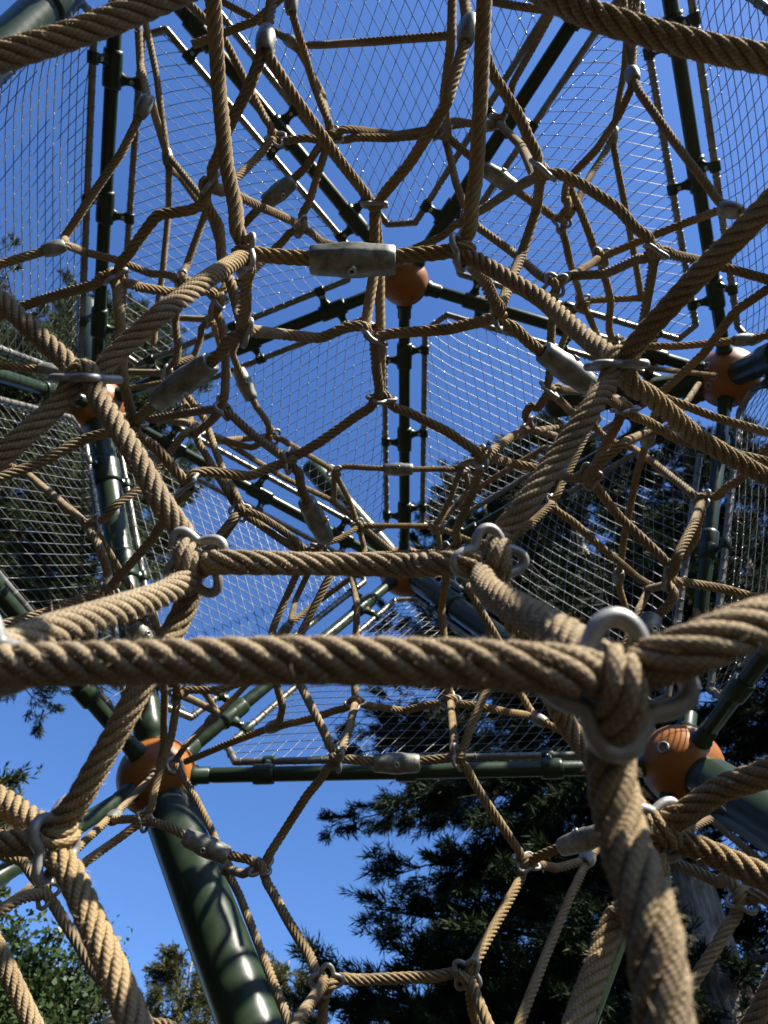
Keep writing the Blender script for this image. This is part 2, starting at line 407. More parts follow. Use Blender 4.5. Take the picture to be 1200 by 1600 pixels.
    # lacing loops round the frame bars
    for e in ends:
        best = None
        for i in range(6):
            a, b = poly[i], poly[(i+1) % 6]; t = norm(b-a); s = np.dot(e-a, t); dist = abs((e-a)@np.array([-t[1], t[0]]))
            if best is None or dist < best[0]: best = (dist, a+t*s, t)
        c, t = best[1], best[2]; t3 = ex*t[0]+ey*t[1]; nn = ex*(-t[1])+ey*t[0]
        an = np.linspace(0, 2*math.pi, 8); sk = rng.uniform(-.006, .006)
        loop = [to3(c)+(BARR+WR)*(np.cos(q)*nn+np.sin(q)*n)+t3*sk*(q-3.1)/3.1 for q in an]
        loop = [to3(e)+nn*.004]+loop
        ngon_tube(acc, np.array(loop)-o, WR, 3)
    V, Fq = acc.get(); add('wire_net', V, Fq, WIRE, root)['kind'] = 'stuff'
    # clamps on the tubes holding the bars
    for i in range(3):
        a_, b_ = names[i], names[(i+1) % 3]; part, E0, E1, er = EDGE[frozenset((a_, b_))]
        key = (a_ < b_); L = np.linalg.norm(E1-E0); t = norm(E1-E0)
        for f in ((.18, .5, .82) if er < .05 else (.22, .78)):
            f = f+(.018 if key else -.018)
            c = E0+t*L*f; pb = ins[i][0]; e2 = ins[i][1]; c2 = to2(c-off); s = np.dot(c2-pb, e2); bar = to3(pb+e2*s)
            arm = norm((bar-c)-t*np.dot(bar-c, t)); dist = np.dot(bar-c, arm)
            Q = Acc()
            V, Fq = lathe([(er+.0005, -.032), (er+.0065, -.030), (er+.0075, -.02), (er+.0075, .02), (er+.0065, .030), (er+.0005, .032)], 20); Q.add(xf(V, align(t), c), Fq)
            up = np.cross(t, arm); K = 9; ss = np.linspace(er*.8, dist, K)
            hw = [.026, .024, .019, .015, .0135, .0135, .0145, .016, .0165]; ht = [.016, .015, .0135, .0125, .012, .012, .0125, .0145, .016]
            ring = []
            for s_, w_, h_ in zip(ss, hw, ht):
                for q in np.arange(12)/12*2*math.pi: ring.append(c+arm*s_+t*w_*math.cos(q)+up*h_*math.sin(q))
            Q.add(np.array(ring), grid_faces(K, 12))
            Vc, Fc = tube(bar-t*.017, bar+t*.017, .0175, 14); Q.add(Vc, Fc)
            V, Fq = Q.get(); fadd('clamp', V, Fq, GREEN, part)
            face = -up if np.dot(-up, CAM-c) > 0 else up
            V, Fq = lathe([(.001, .0), (.0035, .0), (.004, .001), (.0065, .0012), (.0065, -.004)], 10); fadd('clamp_bolt', xf(V, align(face), c+arm*(dist*.72)+face*.0145), Fq, BOLT, part)
for p_ in PANELS: build_panel(*p_)

# ------------------------------------------------------------------ the rope climbing net
# rope is 18 mm thick, so its width in the photograph (third number) gives each point's distance
RD = .018
def Zw(w): return F*RD/w
JN = {  # joints: x, y, rope width, kind (r ring, f pressed sleeve, k plain), ring normal in camera space
 'N5': (963,1068,78,'r',(0,.25,1)), 'NL': (-48,1042,66,'r',(.2,.2,1)), 'N3': (765,878,40,'r',(.25,.1,1)), 'N2': (306,878,38,'r',(-.1,.1,1)),
 'N1': (135,592,33,'r',(0,1,.12)), 'N9': (962,571,33,'r',(.0,1,.12)), 'N4': (86,1311,41,'r',(1,.1,.25)), 'N7': (1022,1302,39,'r',(.3,.1,1)),
 'N6': (384,398,24,'r',(-.8,.1,.55)), 'N8': (722,392,24,'r',(.8,.1,.55)), 'N10': (382,516,20,'r',(-.85,.1,.5)), 'N11': (780,496,19,'r',(.85,.2,.5)),
 'N12': (583,524,17,'r',(.55,.7,.4)), 'N14': (585,320,17,'r',(0,1,.25)), 'N15': (596,622,15.5,'r',(0,.85,.5)),
 'N16': (452,720,15.5,'r',(.95,.1,.3)), 'N17': (755,714,15.5,'r',(-.9,.2,.35)), 'N22': (349,638,14,'r',(.7,.4,.4)), 'N23': (292,757,17,'r',(-.6,.7,.4)),
 'N13': (208,662,16,'r',(.1,.9,.4)), 'N20': (328,288,17,'r',(-.7,.6,.4)), 'N37': (180,432,16.5,'r',(-.5,.75,.4)), 'N21': (848,266,17,'r',(.6,.7,.35)),
 'N45': (1025,393,16.5,'r',(.5,.8,.3)), 'N46': (867,445,14.5,'r',None), 'N48': (938,402,12,'r',None), 'N48b': (886,283,12,'k',None), 'N49b': (878,346,12,'r',None),
 'N66': (910,473,10.5,'r',None), 'N67': (972,538,11.5,'r',None), 'N49': (858,609,13.5,'r',(.5,.7,.4)), 'N75': (823,668,13,'r',None),
 'N68': (977,640,16,'r',(-.15,.95,.25)), 'N69': (919,745,15.5,'r',None), 'N70': (1046,906,15.5,'r',None), 'N71': (1097,782,13.5,'r',None), 'N72': (1015,918,11.5,'k',None),
 'N73': (862,785,12,'r',(.7,.3,.6)), 'N74': (925,657,11,'r',None), 'N33': (885,702,11,'k',None),
 'N24': (341,465,14,'r',None), 'N39': (283,438,12,'r',None), 'N42': (327,499,10.5,'r',None), 'N43': (261,577,11.5,'r',None), 'N25': (303,677,12,'r',(.1,.8,.5)),
 'N26': (375,797,12.5,'r',None), 'N28': (425,680,10.5,'r',None), 'N29': (522,736,9.2,'r',None), 'N30': (720,733,9.2,'r',None), 'N31': (563,822,9,'r',None), 'N32': (682,822,9,'r',None),
 'N34': (700,862,12,'r',None), 'N35': (500,857,12,'r',None), 'N36': (692,208,12,'r',(-.6,.75,.4)), 'N44': (777,191,11.5,'r',None), 'N64': (519,213,12.5,'r',None), 'N65': (430,215,12.5,'r',None),
 'N38': (470,354,12.5,'r',None), 'N47': (730,342,12.5,'r',None), 'N50': (555,1098,12,'r',None), 'N51': (703,1094,12,'r',None), 'N52': (452,1034,13,'r',None), 'N53': (784,1032,13,'r',None),
 'N54': (527,1185,14.5,'r',(-.9,.2,.45)), 'N55': (715,1183,14.5,'r',(.9,.2,.45)), 'N56': (408,1354,14.5,'r',(0,.95,.4)), 'N58': (510,1532,17.5,'r',(.1,.1,1)), 'N59': (730,1522,17.5,'r',(-.3,.2,1)),
 'N60': (822,1347,14.5,'r',(0,.95,.4)), 'N57': (228,1280,13.5,'r',(.85,.4,.35)), 'N61': (70,1393,17,'r',(0,.7,.7)), 'N62': (192,1588,20,'r',None), 'N77': (145,822,13.5,'r',None), 'N40': (170,920,14,'r',None),
 'N41': (234,946,14,'r',None), 'N78': (279,1082,12.5,'r',None), 'N79': (1160,1402,19,'r',None),
 'F1': (415,64,18.5,'f',None), 'F2': (731,48,18.5,'f',None), 'FA': (225,167,13,'f',None), 'FB': (84,388,13.5,'f',None), 'FC': (262,247,10.5,'f',None), 'FD': (1141,328,14,'f',None), 'FE': (988,118,12.5,'f',None),
 'FF': (957,214,10.5,'f',None), 'FG': (455,3,13,'f',None), 'FH': (456,66,10.5,'f',None), 'FI': (1161,531,12,'f',None), 'FJ': (1012,684,12,'f',None), 'FK': (966,901,10.5,'f',None),
 'FL': (917,1343,13,'f',None), 'FM': (352,1354,12.5,'f',None), 'FN': (178,1277,12.5,'f',None), 'FO': (428,1135,11.5,'f',None), 'FP': (843,1125,11.5,'f',None), 'FQ': (332,1123,9.5,'f',None), 'FR': (445,985,10,'f',None),
 'FS': (336,685,10.5,'f',None), 'FT': (530,790,8.6,'f',None), 'FU': (77,578,13,'f',None), 'FV': (720,782,8.6,'f',None)}
PAIR = {'N3': [('N2','N5'), ('N9','N7')], 'N2': [('NL','N3'), ('N1','N4')], 'N9': [('N8','p'), ('N3','q')], 'N12': [('N10','N11')]}
ROPES = """
-160,1040,62 NL | NL N2 | N2 420,881,37.5 530,882,37 650,885,37.5 N3 | N3 N5
NL 120,1037,69 300,1034,73 500,1032,75 700,1034,77 830,1040,78 N5 | N5 1080,1012,77 1200,968,75 1350,915,72
N5 992,1180,81 1008,1290,85 1019,1430,89 1039,1600,95 1052,1740,100 | NL -90,1150,70
-80,395,30 0,467,31 70,537,32 N1 | N1 185,553,33 250,490,32 320,440,29 N6 | N6 366,330,25 353,260,24 341,130,24 333,0,25 328,-140,26
-90,770,36 0,716,35 70,655,34 N1 | N1 168,640,34 215,715,36 262,795,37 N2 | N2 285,948,38 245,1020,39 195,1120,40 132,1243,42 N4
N4 110,1375,44 160,1480,46 205,1585,48 250,1700,51 | -90,1205,36 0,1248,37 48,1282,38 N4 | -90,1325,41 0,1327,41 45,1325,41 N4
N10 383,465,21 N6 | N6 440,402,23.5 550,406,24 660,402,23.5 N8 | N8 758,440,21 N11
766,-140,26 757,0,25 752,150,24.5 743,280,24 730,350,24 N8 | N8 782,417,25 850,470,27 915,528,30 N9
N9 1010,525,33 1080,440,36 1200,318,41 1330,190,46 | N3 812,805,38 870,715,37 922,640,36 N9 | N9 1010,622,32 1090,683,29 1200,748,28 1330,815,27
N7 930,1215,36 885,1132,34 840,1040,35 796,955,37 N3 | 1340,1120,44 1200,1208,42 1110,1260,40 N7 | N7 1080,1328,38 1140,1350,40 1200,1374,42 1330,1420,46 | N7 962,1430,38 935,1505,40 902,1600,43 870,1720,47
N10 440,522,17.5 500,528,17 N12 | N12 640,525,17 700,515,17.5 N11
F1 425,0,18 432,-110,18 | F1 465,160,18.5 530,250,18 N14 | F1 392,130,18.5 350,212,18 N20 | F2 726,0,18 720,-110,18 | F2 700,160,19 640,255,18 N14 | F2 768,113,17.5 810,180,17 838,235,17 N21
N16 500,690,15.5 550,655,15.5 N15 | N17 700,675,15.5 650,650,15.5 N15 | N12 588,575,16 N15 | N14 586,420,16.5 N12 | N14 593,420,16 595,530,16 601,580,15.8 N15
N16 400,683,14.5 N22 | N16 390,745,16 340,757,16.5 N23 | N16 465,755,15.5 487,800,15 508,838,14 N35 | N22 352,590,14 352,540,14 N24 | N22 290,645,13 235,655,12.5 190,652,12 | N22 325,662,13 N25
N13 245,700,17 270,730,17 N23 | N13 193,600,17 190,540,17 186,480,17 N37 | N13 245,628,18 285,597,18.5 328,567,19 362,537,19.5 N10 | N13 130,687,16 60,725,16.5 0,746,17 -80,775,18
N23 272,785,15 240,840,14.5 195,907,14 N40 | N10 372,485,17 362,445,17 347,405,16.5 343,350,16.5 N20
N20 290,300,17 245,335,17 205,390,17 N37 | N20 370,305,15 410,325,14 450,343,13 N38 | N37 140,447,16 60,470,15 -60,515,15 | N37 215,448,15.5 260,456,15 300,458,14.5 N24
N24 332,480,11 N42 | N24 347,430,13 345,385,13 330,330,12.5 | 340,372,11 325,320,11 260,240,10.5 FA | FA 219,100,12.5 215,30,12.5 212,-60,12.5 | FA 190,240,13 140,310,13 100,372,13 FB
FB 40,400,13.5 -40,425,14 | FB 130,393,12.5 180,405,12.5 235,428,12 N39 | N39 300,445,11.5 340,455,11 | N39 292,415,11.5 310,365,11.5 322,330,11.5 | N39 273,500,11.5 N43
FC 245,120,10.5 228,40,10.5 220,-60,10.5 | FC 280,275,10 335,350,10 | FC 263,330,9.8 255,420,9.8 245,490,9.8 240,540,9.8 | N42 280,497,9.5 | N42 314,520,10.5 302,562,10.5 285,610,10.5 N25 | N42 340,525,10 350,560,10 358,590,10
N43 200,581,10 130,580,10 | N43 300,560,11 | 200,607,9 255,598,9 320,575,9
N25 260,715,12.5 225,757,13 180,790,13.5 N77 | N25 237,655,10 200,645,10 | N25 317,690,12 340,742,12.3 N26 | 288,612,11 320,655,11.3 337,705,11.7 352,745,12 N26
N26 345,825,12.5 300,890,13 260,925,13.5 N41 | N26 350,838,12 290,918,12.5 N41 | N26 440,828,12 N35 | N26 430,838,12 467,862,12 517,897,12
FS 380,686,10 N28 | FS 318,672,10 N25 | FS 350,712,10.5 395,700,10.5 N28 | N28 400,635,10.5 380,595,10.8 362,552,11 372,530,11 | N28 470,705,9.8 N29 | FS 400,720,9.5 445,748,9 FT
N29 620,733,9.3 N30 | N29 523,765,9 FT | N29 545,780,9 N31 | N31 620,822,9 N32 | N31 530,842,9.3 500,852,9.5 | N31 570,860,9 560,900,9.5 | FT 580,835,8.6 625,872,8.6
N30 N17 | N30 705,775,9.2 N32 | N30 732,765,9 FV | FV 790,735,8.8 850,700,8.8 N33 | N32 FV | N32 735,845,9 780,850,9.3 | N32 688,860,9 685,905,10
N17 790,690,14.5 N75 | N17 800,724,14 860,736,14 N69 | N17 735,775,14 712,830,13 N34 | N34 600,866,11 N35
N35 463,897,11.5 425,985,12 430,1060,12 442,1105,12 FO | FR 463,935,9.5 482,895,9.5 N35 | FR 500,938,9.5 548,903,9.5 | FR 425,1010,10 | N35 517,897,12.5 470,990,13 N52 | N52 490,1110,14 N54
N34 550,900,10 558,945,11 555,1030,11.5 N50 | N34 690,950,11.5 698,1040,11.8 N51 | N34 735,925,13 772,990,13.3 N53 | N53 745,1115,14 N55
N50 630,1111,11.5 N51 | N50 490,1122,11.8 FO | N50 545,1140,13.5 N54 | N51 708,1140,13.5 N55 | N51 770,1108,12 FP | FP 890,1148,12 | FP 822,1095,11.5 800,1060,11 N53
N54 620,1193,14.5 N55 | N54 480,1242,14.3 440,1305,14.3 N56 | N55 755,1245,14.5 798,1312,14.5 N60
N56 322,1323,14.3 265,1292,14 N57 | N56 445,1430,15.5 485,1495,16.5 N58 | N56 380,1366,13.5 FM | FM 375,1400,13 405,1480,14 450,1592,16 475,1660,17 | FM 335,1307,11.5 305,1245,11 276,1196,10.5
N58 580,1530,17 660,1527,17 N59 | N58 475,1582,20 440,1640,22 | N58 503,1600,17.5 500,1680,17.5 | N59 775,1442,16 808,1375,15 N60 | N59 750,1570,18 780,1640,19 | N59 738,1580,17 765,1650,17
N60 880,1322,15 945,1303,16 1010,1280,17 | N60 870,1357,13.5 FL | FL 893,1395,14 860,1475,15 812,1600,17 780,1690,18 | FL 950,1310,12
N57 250,1200,13 268,1150,12.7 N78 | FN 205,1246,11.5 240,1212,10.5 | FN N57 | FN 110,1337,14.5 40,1395,16 -60,1460,17 | N57 175,1318,14 120,1357,15 N61
N61 30,1405,18 -60,1460,20 | N61 35,1345,16 -60,1320,16 | N61 110,1430,17 150,1520,18 N62 | N62 260,1602,20 320,1640,21 | N62 150,1625,21
-40,1420,28 0,1493,28 50,1597,29 90,1680,30
N77 45,742,11 -60,690,10.5 | N77 158,860,14 N40 | N77 185,890,12 205,920,12 FQ | N40 70,957,14.5 0,977,15 -80,1000,15 | N40 215,985,14 245,1030,13.5 N78
N41 242,1000,13.5 257,1080,12 255,1160,11.5 250,1195,11 | N41 252,1010,13 N78 | N78 340,1079,12.5 400,1060,12 N52 | N78 310,1108,9.5 FQ | FQ 360,1096,9.5 410,1045,9.5 | FQ 290,1165,10 276,1185,10
FO 360,1160,11 290,1190,10.5
FU 40,573,13 -60,566,13.5 | FU 120,586,12 160,590,11.5
N38 N64 | N38 500,377,12 560,395,11.5 | N38 430,388,12.5 390,428,13.5 372,442,14 | N64 478,262,12.5 437,300,12.5 405,325,12.5 370,362,12.5
N64 489,130,12.3 FG | FG 400,32,12.5 340,56,12.5 300,70,12.5 | FG 455,-60,13 | N64 503,145,10.5 480,85,10.5 FH | FH 395,28,10.5 346,2,10.5 300,-25,10.5 | FH 560,66,12 640,61,12.5 710,55,13
N64 475,216,12.5 N65 | N64 620,211,11.7 735,192,11.5 N44 | N64 610,216,12.2 N36 | N65 385,130,12.3 350,60,12.3 290,0,12.3 240,-50,12.5 | N65 395,254,13 345,300,14 N20
708,-60,15 705,60,15 693,150,14 N36 | N36 N44 | N36 735,245,12 778,277,12 830,315,12 N49b | N36 712,285,12.3 N47 | N47 690,370,12.3 640,392,12 | N47 800,393,13 840,428,14 N46 | N47 800,297,15 N21
N44 800,132,11.8 863,20,12 890,-30,12 | N44 815,228,13 N21 | 760,0,12 820,12,12.5 868,18,12.5 925,-40,13
N21 838,330,16 815,398,16 797,440,17 N11 | N21 905,285,17 965,325,17 N45 | N45 945,428,14.5 885,432,14 N46 | N45 1110,412,15 1200,437,15 1300,470,15 | N45 1010,475,15 1000,530,14 N67
N46 905,425,13 N48 | N46 863,500,13.5 860,560,13.5 N49 | N48 905,325,12 N48b | N48 1010,372,12.5 1080,345,13 FD | N48 955,470,11.8 N67 | N48b 883,320,12 N49b | N48b 935,230,12.3 965,185,12.3 FE
FD 1060,230,13.3 1000,145,12.8 FE | FD 1200,340,14.5 1260,352,15 | FE 992,50,12.3 1000,-60,12.3 | FE 980,60,12 968,-60,12 | FF 975,110,10.5 985,0,10.5 990,-60,10.5 | FF 925,270,10.8 N49b | FF 970,290,10.5 990,390,10.5 1003,470,10.5
N49b 890,410,11.5 N66 | N66 1000,466,10.5 | N66 885,520,10.5 865,570,10.5 | N66 930,515,10.5 948,560,10.5 | N67 1060,541,12 FI | FI 1240,515,12.5 | N67 1000,573,9 1060,581,8.7 1116,587,8.5
N11 840,546,18.5 880,572,18.5 925,605,18 N68 | N49 905,612,12.5 960,600,12 N67 | N49 890,642,12 N74 | N49 N75 | N75 870,668,9 920,668,9 | N75 870,682,10 N33 | N74 945,620,11.5 965,590,11.5
N74 895,725,11.5 N73 | N74 955,690,11 990,700,11 N71 | N68 1015,660,15.5 1065,690,15.5 1120,703,15.5 1200,722,15.5 1280,745,15.5 | N68 948,692,15.5 N69 | N68 950,615,14 942,600,14
N69 975,692,16 FJ | FJ 1045,668,12.5 1092,600,8.6 | FJ 995,740,11.5 975,840,11 FK | FK 985,975,10.5 992,1040,10.5 | N69 970,810,15 1020,880,15.3 N70
N70 1058,870,16 1085,815,15 N71 | N70 1130,920,14.5 1200,940,14.5 1290,970,14.5 | N70 1020,965,15.5 985,1040,16 | N71 1155,750,14 1200,702,14.5 1280,620,15 | N71 1085,845,13 1060,880,13 N70
N72 945,860,12.5 895,815,12.3 N73 | N72 998,955,13 975,1010,13.5 | N73 815,830,13 780,850,13 | N72 N70
1033,613,13 1100,552,14 1150,485,14.5 1200,452,15 1290,410,15.5 | 1040,622,13 1120,653,13.5 1200,677,14 1290,700,14.5
1032,1186,9.6 1083,1252,10 1115,1284,11 1190,1347,12 1280,1430,13 | 1070,1300,12 1110,1280,11.5 | N79 1122,1475,19.5 1077,1543,20 1040,1600,21 1000,1680,22 | N79 1130,1380,18 1060,1350,17 | N79 1200,1422,19.5 1300,1450,20 | N79 1180,1375,18 1225,1330,17
-90,118,44 0,88,43 100,58,42 200,20,41 300,-22,40 420,-80,38 | 780,-60,39 840,-18,40 900,12,41 960,35,42 1020,52,42 1100,74,42 1200,95,42 1320,122,42
1145,1650,29 1182,1590,29 1225,1500,29 1280,1400,29
"""
net = empty('climbing_net', (0, 1.2, 0)); tag(net, 'tan rope climbing net with grey clover rings, pressed sleeves and rope couplings inside the dome', 'climbing net')
NO = np.array(net.location)
JP = {k: P(v[0], v[1], Zw(v[2])) for k, v in JN.items()}
# ---- parse the runs into edges between joints or free ends
edges = []                         # [nodeA or None, nodeB or None, [mid points]]
for run in ROPES.replace('\n', '|').split('|'):
    tk = run.split()
    if not tk: continue
    pts = []; a = b = None
    if tk[0] in JN: a = tk[0]; tk = tk[1:]
    if tk[-1] in JN: b = tk[-1]; tk = tk[:-1]
    for s in tk: x, y, w = map(float, s.split(',')); pts.append(P(x, y, Zw(w)))
    edges.append([a, b, pts])
ANCH = np.array([A_+(B_-A_)*f for (_o, A_, B_, _r2) in EDGE.values() for f in np.linspace(.04, .96, 14)])
def pix(p):
    v = p-CAM; z = float(np.dot(v, CF)); return (600+F*np.dot(v, CR)/z, 800-F*np.dot(v, CU)/z) if z > .02 else (9e9, 9e9)
def outside(p, m=10): x, y = pix(p); return x < -m or x > 1200+m or y < -m or y > 1600+m
JPA = np.array(list(JP.values()))
for e_ in edges:                   # free ends run on to the frame (beyond the picture) or to the next joint
    for end in (0, 1):
        if e_[end] is not None or len(e_[2]) < 2: continue
        p, q = (e_[2][0], e_[2][1]) if end == 0 else (e_[2][-1], e_[2][-2])
        dr_ = norm(p-q); cand = ANCH if outside(p) else JPA
        dv = cand-p; L_ = np.linalg.norm(dv, axis=1)+1e-6; cs = dv@dr_/L_
        best = None
        for i_ in np.argsort(L_*(1.6-cs)):
            if cs[i_] < (.35 if outside(p) else .5) or L_[i_] < .03: continue
            if not outside(p):
                if L_[i_] < .17: best = cand[i_]
                break
            if all(outside(p+(cand[i_]-p)*f, 25) for f in np.linspace(.1, 1, 12)): best = cand[i_]; break
        if best is not None:
            if end == 0: e_[2] = [best]+e_[2]
            else: e_[2] = e_[2]+[best]
for e_ in edges:                   # drop points that fall inside a joint's knot
    for end, k in ((0, e_[0]), (1, e_[1])):
        if k:
            kept = [p for p in e_[2] if np.linalg.norm(p-JP[k]) > 3.4*RD]
            e_[2] = kept if kept or (e_[0] and e_[1]) else e_[2][-1:] if end == 0 else e_[2][:1]
inc = {k: [] for k in JN}
for i, (a, b, p) in enumerate(edges):
    if a: inc[a].append((i, 0))
    if b: inc[b].append((i, 1))
def toward(k, i, end):             # point of edge i next to joint k
    a, b, p = edges[i]
    if p: return p[0] if end == 0 else p[-1]
    return JP[b] if end == 0 else JP[a]
nxt = {}                           # (edge, end) -> (edge, end) continuing rope
path_at = {}                       # (edge, end) -> control points inside the joint, from outside towards the centre
ringN = {}
for k, lst in inc.items():
    x, y, w, kind, hint = JN[k]; C = JP[k]; d = RD
    dirs = {e: norm(toward(k, *e)-C) for e in lst}
    if kind == 'f':
        if not lst: continue
        best = min(lst, key=lambda e: sum(np.dot(dirs[e], dirs[g]) for g in lst if g != e)) if len(lst) > 1 else lst[0]
        ax = dirs[best]; ringN[k] = ax
        for e in lst:
            s = 1 if np.dot(dirs[e], ax) > 0 else -1
            lat = dirs[e]-ax*np.dot(dirs[e], ax); lat = lat/(np.linalg.norm(lat)+1e-9)
            o_ = 0 if e == best else .42*d
            path_at[e] = [C+ax*s*1.5*d+lat*o_*1.1, C+ax*s*.6*d+lat*o_]
        continue
    if hint is not None: n = D(hint)
    else:
        A_ = np.array([dirs[e] for e in lst]) if lst else np.zeros((1, 3))
        n = np.linalg.svd(A_-A_.mean(0) if len(A_) > 3 else A_)[2][-1]
        if np.dot(n, CAM-C) < 0: n = -n
        n = norm(n+.25*D((0, 0, 1)))
    # pairing: two opposite ends make one rope through the joint
    rest = list(lst); pairs = []
    def other(e):
        a, b, p = edges[e[0]]; return b if e[1] == 0 else a
    if k in PAIR:
        for pa, pb in PAIR[k]:
            f1 = [e for e in rest if other(e) == pa]; f2 = [e for e in rest if other(e) == pb]
            if f1 and f2: pairs.append((f1[0], f2[0])); rest.remove(f1[0]); rest.remove(f2[0])
    if hint is not None and len(rest) == 4 and abs(hint[2]) < .6:
        rest.sort(key=lambda e: -np.dot(dirs[e], n)); pairs.append((rest[0], rest[1])); pairs.append((rest[2], rest[3])); rest = []
    while len(rest) > 1:
        e0, e1 = min(((p, q) for ii, p in enumerate(rest) for q in rest[ii+1:]), key=lambda t: np.dot(dirs[t[0]], dirs[t[1]]))
        pairs.append((e0, e1)); rest.remove(e0); rest.remove(e1)
    if len(pairs) >= 2 and k not in PAIR and hint is None:
        # the rope lying nearer to the camera goes in front of the ring
        pairs.sort(key=lambda pr: -sum(np.dot(dirs[e], n) for e in pr))
    ref = None
    for pi, pr in enumerate(pairs):
        nxt[pr[0]] = pr[1]; nxt[pr[1]] = pr[0]; front = (pi % 2 == 0); lay = pi//2
        u = [dirs[e]-n*np.dot(dirs[e], n) for e in pr]
        ln = [np.linalg.norm(v) for v in u]
        if ref is None: ref = u[0] if ln[0] > .25 else None
        ax = (u[0]-u[1]); ax = norm(ax) if np.linalg.norm(ax) > .15 else perp(n)[0]
        if pi % 2 == 1 and ref is not None and abs(np.dot(ax, norm(ref))) > .8:      # second rope crosses the first
            cr = np.cross(n, norm(ref)); s_ = 1 if np.dot(cr, ax) > 0 else -1; ax = norm(ax+cr*s_)
        sg_ = 1.0 if front else -1.0
        for e, sg, uu, l_ in zip(pr, (1, -1), u, ln):
            side = norm(uu) if l_ > .12 else norm(uu+ax*sg*.5)
            dr = norm(side*.12+dirs[e]) if l_ <= .12 else dirs[e]
            up = float(np.dot(dr, n)); k_ = .55 if kind == 'k' else 1.0
            C_ = C; C = JP[k]+(D((0, 1, 0))*.12*d if (k == 'N5' and front) else 0)
            def lift(s, full): return n*sg_*min(1.2*d, max(0.0, full*d*k_-sg_*up*s))
            if sg_*up > .5 and front and k in ('N2', 'N3', 'N7'):      # rope leaves along the ring's axis: step out to the lobe first
                path_at[e] = [C+side*.75*d+dr*2.6*d, C+side*.85*d+n*sg_*.66*d, C+side*.32*d+n*(-.34 if front else .58)*d]
            else: path_at[e] = [C+dr*3.0*d+lift(3.0*d, .30 if front else .5), C+dr*1.32*d+lift(1.32*d, (.72 if front else .92)+.4*lay), C+side*.30*d+n*(-.34 if front else .58)*d*k_]
    for e in rest: path_at[e] = [C+dirs[e]*1.3*d-n*.5*d, C-n*.3*d]
    ringN[k] = (n, norm(ref) if ref is not None else perp(n)[0])
# ---- follow chains
used = set(); chains = []
def trace(i, end):                 # walk from this end of edge i to the other and on
    pts = []
    while True:
        used.add(i); a, b, p = edges[i]
        e_in, e_out = (i, end), (i, 1-end)
        if (a if end == 0 else b): pts += list(reversed(path_at[e_in]))
        pts += p if end == 0 else p[::-1]
        if (b if end == 0 else a):
            pts += path_at[e_out]
            if e_out in nxt and nxt[e_out][0] not in used: i, end = nxt[e_out]; continue
        return pts
for i, (a, b, p) in enumerate(edges):
    for end in (0, 1):
        if i not in used and (i, end) not in nxt: chains.append(trace(i, end))
for i in range(len(edges)):
    if i not in used: chains.append(trace(i, 0))
def smooth_path(pts, ds):          # taut runs with bends rounded over about a rope's thickness
    pts = np.array(pts); L = np.concatenate([[0], np.cumsum(np.linalg.norm(np.diff(pts, axis=0), axis=1))])
    h = .002; m = max(8, int(L[-1]/h)); s = np.linspace(0, L[-1], m); q = np.stack([np.interp(s, L, pts[:, c]) for c in range(3)], 1)
    sig = .0072/(s[1]-s[0]); k = np.arange(-int(3*sig), int(3*sig)+1); w = np.exp(-.5*(k/sig)**2); w /= w.sum(); r = len(k)//2
    ext = np.vstack([2*q[0]-q[r:0:-1] if m > r else np.repeat(q[:1], r, 0), q, 2*q[-1]-q[-2:-r-2:-1] if m > r+1 else np.repeat(q[-1:], r, 0)])
    if len(ext) == m+2*r: q = np.stack([np.convolve(ext[:, c], w, 'valid') for c in range(3)], 1)
    L = np.concatenate([[0], np.cumsum(np.linalg.norm(np.diff(q, axis=0), axis=1))]); m = max(4, int(L[-1]/ds))
    s = np.linspace(0, L[-1], m); return np.stack([np.interp(s, L, q[:, c]) for c in range(3)], 1), s
PITCHL = .072
def rope_mesh(pts, near):
    ds = .0030 if near else .0050
    pts, s = smooth_path(pts, ds)
    # slight slackness so no rope runs ruler-straight
    ph = rng.uniform(0, 6.28, 4); T, N_, B_ = frames(pts); env = np.clip(np.minimum(s, s[-1]-s)/.08, 0, 1)
    pts = pts+(N_*(np.sin(s*13+ph[0])+.5*np.sin(s*31+ph[1]))[:, None]+B_*(np.sin(s*11+ph[2])+.5*np.sin(s*27+ph[3]))[:, None])*(.0005*env)[:, None]
    T, N_, B_ = frames(pts)
    if near: fr = np.array([0, .10, .26, .5, .74, .90]); pr = np.array([.58, .84, .965, 1.0, .965, .84])
    else: fr = np.array([0, .2, .5, .8]); pr = np.array([.62, .93, 1.0, .93])
    k = len(fr); th = np.concatenate([(j+fr)*math.pi/3 for j in range(6)]); rad = np.tile(pr, 6)*RD/2*1.03; m = 6*k
    A = th[None, :]+(2*math.pi*s/PITCHL)[:, None]
    rr = rad[None, :]*(1+.02*np.sin(s*47+ph[0])[:, None])
    V = pts[:, None, :]+rr[..., None]*(np.cos(A)[..., None]*N_[:, None, :]+np.sin(A)[..., None]*B_[:, None, :])
    Fq = grid_faces(len(pts), m)
    vv = np.concatenate([j+fr for j in range(6)]+[[6.0]])
    i = np.repeat(np.arange(len(pts)-1), m); j = np.tile(np.arange(m), len(pts)-1)
    u0, u1 = s[i]*1.25, s[i+1]*1.25; v0, v1 = vv[j], vv[j+1]
    uv = np.stack([np.stack([u0, v0], 1), np.stack([u0, v1], 1), np.stack([u1, v1], 1), np.stack([u1, v0], 1)], 1).reshape(-1, 2)
    return V.reshape(-1, 3)-NO, Fq, uv, pts, N_, B_, s
